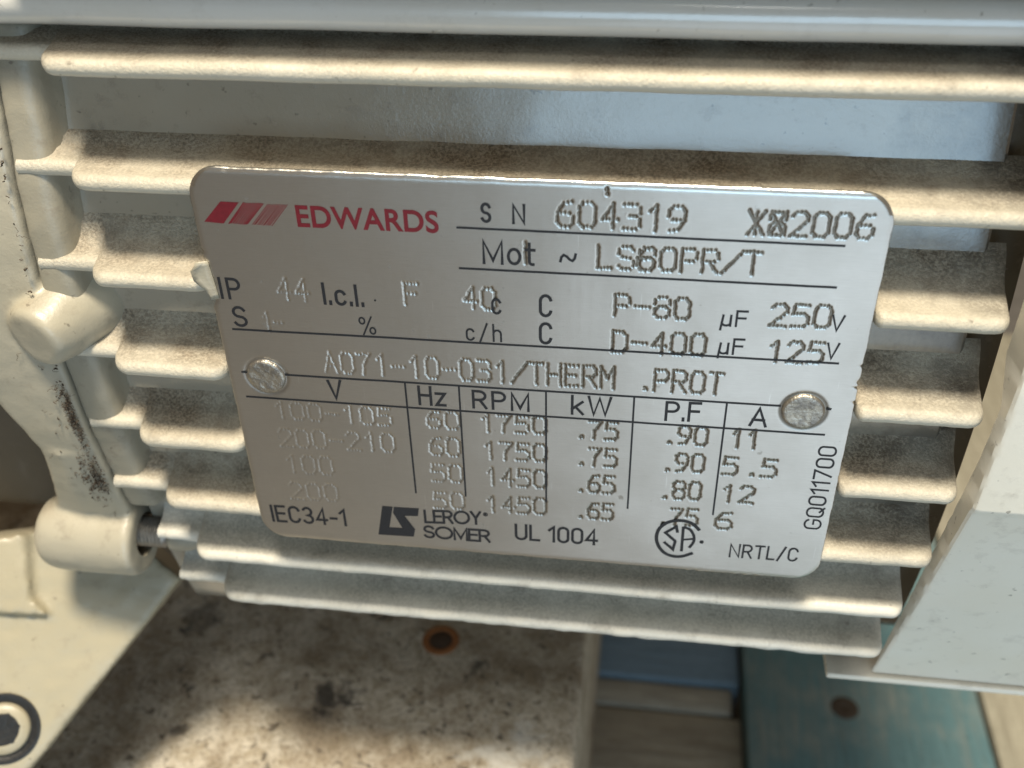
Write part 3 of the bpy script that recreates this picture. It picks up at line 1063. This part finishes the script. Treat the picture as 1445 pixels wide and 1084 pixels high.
def ribbon(pts, w, closed=False):
    out = []
    n = len(pts)
    P = [Vector((p[0], p[1])) for p in pts]
    Q = [P[0]]
    for p in P[1:]:
        if (p - Q[-1]).length > 1e-4:
            Q.append(p)
    P = Q
    n = len(P)
    closed = n > 3 and (P[0] - P[-1]).length < 1e-3
    if closed:
        P = P[:-1]
        n -= 1
    L, R = [], []
    for i in range(n):
        a = P[i - 1] if (i > 0 or closed) else None
        b = P[(i + 1) % n] if (i < n - 1 or closed) else None
        d0 = (P[i] - a).normalized() if a is not None else None
        d1 = (b - P[i]).normalized() if b is not None else None
        if d0 is None:
            d0 = d1
        if d1 is None:
            d1 = d0
        t = d0 + d1
        t = t.normalized() if t.length > 1e-4 else d1
        nrm = Vector((-t.y, t.x))
        k = max(.45, abs(nrm.dot(Vector((-d1.y, d1.x)))))
        nrm = nrm * (w / 2 / k)
        L.append(P[i] + nrm)
        R.append(P[i] - nrm)
    m = n if closed else n - 1
    for i in range(m):
        j = (i + 1) % n
        out.append((R[i], R[j], L[j], L[i]))
    return out


def put_quads(name, strokes, mat, label=None):
    """strokes: list of lists of planar quads or polygons (x, z) lying on the plate"""
    v, f = [], []
    for s, quads_ in enumerate(strokes):
        for q in quads_:
            b = len(v)
            for p in q:
                v.append((p[0], wav_at(p[0], p[1]) - LIFT - .003 * (s % 4), p[1]))
            f.append(tuple(range(b, b + len(q))))
    o = link(name, v, f, mat, plate, smooth=False)
    if label:
        o['label'] = label
    return o


def string_strokes(txt, h, w, gap=.24, weights=None):
    x = 0
    out = []
    for ch in txt:
        if ch == ' ':
            x += .32
            continue
        adv, pls = PF[ch]
        for pl in pls:
            out.append([(x + px, py) for px, py in pl])
        x += adv + gap
    return out, x - gap


def print_text(txt, x0, x1, za, zb, h, w, gap=.24, gapadd=0):
    st, tot = string_strokes(txt, h, w, gap)
    hh = h - w
    zw = za + w / 2
    sx = (x1 - x0 - w) / max(tot, .01) if tot > .05 else 1
    strokes = []
    for pl in st:
        pts = []
        for k, (px, py) in enumerate(pl):
            ex = px * sx + x0 + w / 2
            pts.append((ex, zw + (zb - za) * (px / max(tot, .01)) + py * hh))
        # square the free ends out to the full cap height
        a, b = Vector(pts[0]), Vector(pts[1])
        if (Vector(pts[0]) - Vector(pts[-1])).length > 1e-3:
            pts[0] = tuple(a + (a - b).normalized() * w * .5)
            a, b = Vector(pts[-1]), Vector(pts[-2])
            pts[-1] = tuple(a + (a - b).normalized() * w * .5)
        strokes.append(ribbon(pts, w))
    return strokes


WID = {'IP': .45, 'S': .45, 'I.c.l.': .48, '%': .28, 'N': .43, 'Mot': .45, '~': .40, 'c': .40, 'C': .48, 'c/h': .32, 'uF': .34, 'V': .33,
       'Hz': .47, 'RPM': .46, 'kW': .45, 'P.F': .46, 'A': .46, 'IEC34-1': .49, 'LEROY': .46, 'SOMER': .46, 'UL 1004': .50, 'NRTL/C': .35}
GAP = {'c/h': .36, 'IP': .34, 'LEROY': .16, 'SOMER': .14, 'UL 1004': .22, 'RPM': .30, 'I.c.l.': .26, 'Hz': .26}
for txt, x0, x1, za, zb, h in PRINTED:
    w = WID[txt]
    if txt == 'V' and za < 0:
        w = .47
    if txt in ('LEROY', 'SOMER'):
        # wide geometric capitals
        save = (PF['O'], PF['S'], PF['R'])
        PF['O'] = (.92, [arc(.46, .5, .46, .5, 90, 450, 32)])
    put_quads('printed_text', print_text(txt, x0, x1, za, zb, h, w, GAP.get(txt, .24)), 'ink')
    if txt in ('LEROY', 'SOMER'):
        PF['O'] = save[0]
# rotated reference number up the edge
st = print_text('GQ011700', 0, 18.04, 0, 0, 2.95, .33, .2)
put_quads('printed_text', [[[Vector((48.9 - p.y, -24.8 + p.x)) for p in q] for q in s] for s in st], 'ink')
# ruled lines
for k, w in ((0, .34), (2, .34), (4, .34), (6, .34), (8, .34), (10, .34)):
    a, b = RULES[k], RULES[k + 1]
    n = 40
    put_quads('printed_rule', [ribbon([(a[0] + (b[0] - a[0]) * i / n, a[1] + (b[1] - a[1]) * i / n + .03 * nz(i * .5, k)) for i in range(n + 1)], w)], 'ink')
for k, (x, zb) in enumerate(COLS):
    put_quads('printed_rule', [ribbon([(x, .6 + (zb - .6) * i / 16) for i in range(17)], .32)], 'ink')


def disc(x, z, r, n=14):
    return [[(x + r * math.cos(2 * math.pi * k / n), z + r * math.sin(2 * math.pi * k / n)) for k in range(n)]]


put_quads('printed_dot', [disc(MISC[0][0], MISC[0][1], .17)], 'ink')
put_quads('registered_mark', [ribbon(arc(MISC[1][0], MISC[1][1], .36, .36, 0, 360, 20), .16), disc(MISC[1][0], MISC[1][1], .2)], 'ink')
put_quads('registered_mark', [ribbon(arc(CSA_R[0][0], CSA_R[0][1], .30, .30, 0, 360, 20), .14), disc(CSA_R[0][0], CSA_R[0][1], .2)], 'ink')
put_quads('maker_logo', [[LS_A], [LS_B], [LS_C]], 'ink')


def smooth_pl(pl, n=6):
    out = []
    for i in range(len(pl) - 1):
        p0 = pl[max(i - 1, 0)]
        p1, p2 = pl[i], pl[i + 1]
        p3 = pl[min(i + 2, len(pl) - 1)]
        for k in range(n):
            t = k / n
            out.append(tuple(.5 * (2 * p1[c] + (p2[c] - p0[c]) * t + (2 * p0[c] - 5 * p1[c] + 4 * p2[c] - p3[c]) * t * t + (3 * p1[c] - p0[c] - 3 * p2[c] + p3[c]) * t ** 3) for c in (0, 1)))
    return out + [pl[-1]]


put_quads('certification_mark', [ribbon(smooth_pl(CSA_C), .62), ribbon(CSA_S, .52), ribbon(CSA_A1, .52), ribbon(smooth_pl(CSA_A2), .5), ribbon(CSA_A3, .4)], 'ink')
# red maker's mark and name
put_quads('red_bar', [[LOGO1]], 'red')


def stripes(quad, n, fill):
    tl, tr, br, bl = [Vector(q) for q in quad]
    out = []
    for k in range(n):
        t0 = k / n
        t1 = (k + fill) / n
        j = random.uniform(-.06, .06)
        out.append([[tl.lerp(tr, t0) + Vector((.05 + j, j)), tl.lerp(tr, t1) + Vector((.05 + j, j)), bl.lerp(br, t1) + Vector((j, -j)), bl.lerp(br, t0) + Vector((j, -j))]])
    return out


put_quads('striped_bar', stripes(LOGO2, 9, .72), 'red')
put_quads('striped_bar', stripes(LOGO3, 12, .52), 'red')

fc = bpy.data.curves.new('name_curve', 'FONT')
fc.body = 'EDWARDS'
fc.size = 1
fc.offset = .022
fc.space_character = 1.04
fo = bpy.data.objects.new('name_curve', fc)
col.objects.link(fo)
dg = bpy.context.evaluated_depsgraph_get()
tm = bpy.data.meshes.new_from_object(fo.evaluated_get(dg))
bpy.data.objects.remove(fo)
co = np.array([w.co[:2] for w in tm.vertices])
mn, mx = co.min(0), co.max(0)
T = lambda c: (EDW[0][0] + (c[0] - mn[0]) / (mx[0] - mn[0]) * (EDW[1][0] - EDW[0][0]), 27.93 + (c[1] - mn[1]) / (mx[1] - mn[1]) * 3.62)
put_quads('maker_name', [[[T(tm.vertices[i].co) for i in p.vertices] for p in tm.polygons]], 'red')
bpy.data.meshes.remove(tm)

# rivets
for x, z in ((-43.6, .1), (42.6, -.1)):
    n = 40
    secs = []
    for d, r in ((-.4, 3.25), (.12, 3.25), (.42, 3.1), (.55, 2.75), (.50, 2.2), (.46, 1.4), (.44, .5)):
        secs.append([(x + r * math.cos(t) * (1 + .03 * nz(math.cos(t), math.sin(t), x)), -d + .10 * nz(math.cos(t) * r, math.sin(t) * r, x) * (d > 0), z + r * math.sin(t)) for t in (2 * math.pi * k / n for k in range(n))])
    v, f = loft(secs)
    link('rivet', v, f, 'rivet', plate, sharp=70)
# torn flake of the old edge
fv_, ff_ = [], []
rows = 9
for i in range(rows):
    t = i / (rows - 1)
    z = 21.4 - 6.6 * t
    wdt = 1.35 * (.9 + 1.3 * math.sin(math.pi * min(1, t * 1.1 + .1))) * (1 + .3 * nz(i * 1.3, 4))
    for k in range(4):
        s = k / 3
        fv_.append((-49.4 - wdt * s + .7 * t, -.25 - .5 * s - .35 * nz(i * .9, k * .8) * s, z + .25 * nz(i, k)))
for i in range(rows - 1):
    for k in range(3):
        ff_.append((i * 4 + k, i * 4 + k + 1, i * 4 + k + 5, i * 4 + k + 4))
tf = link('torn_edge', fv_, ff_, 'shield', plate)
sm = tf.modifiers.new('thickness', 'SOLIDIFY')
sm.thickness = .0003
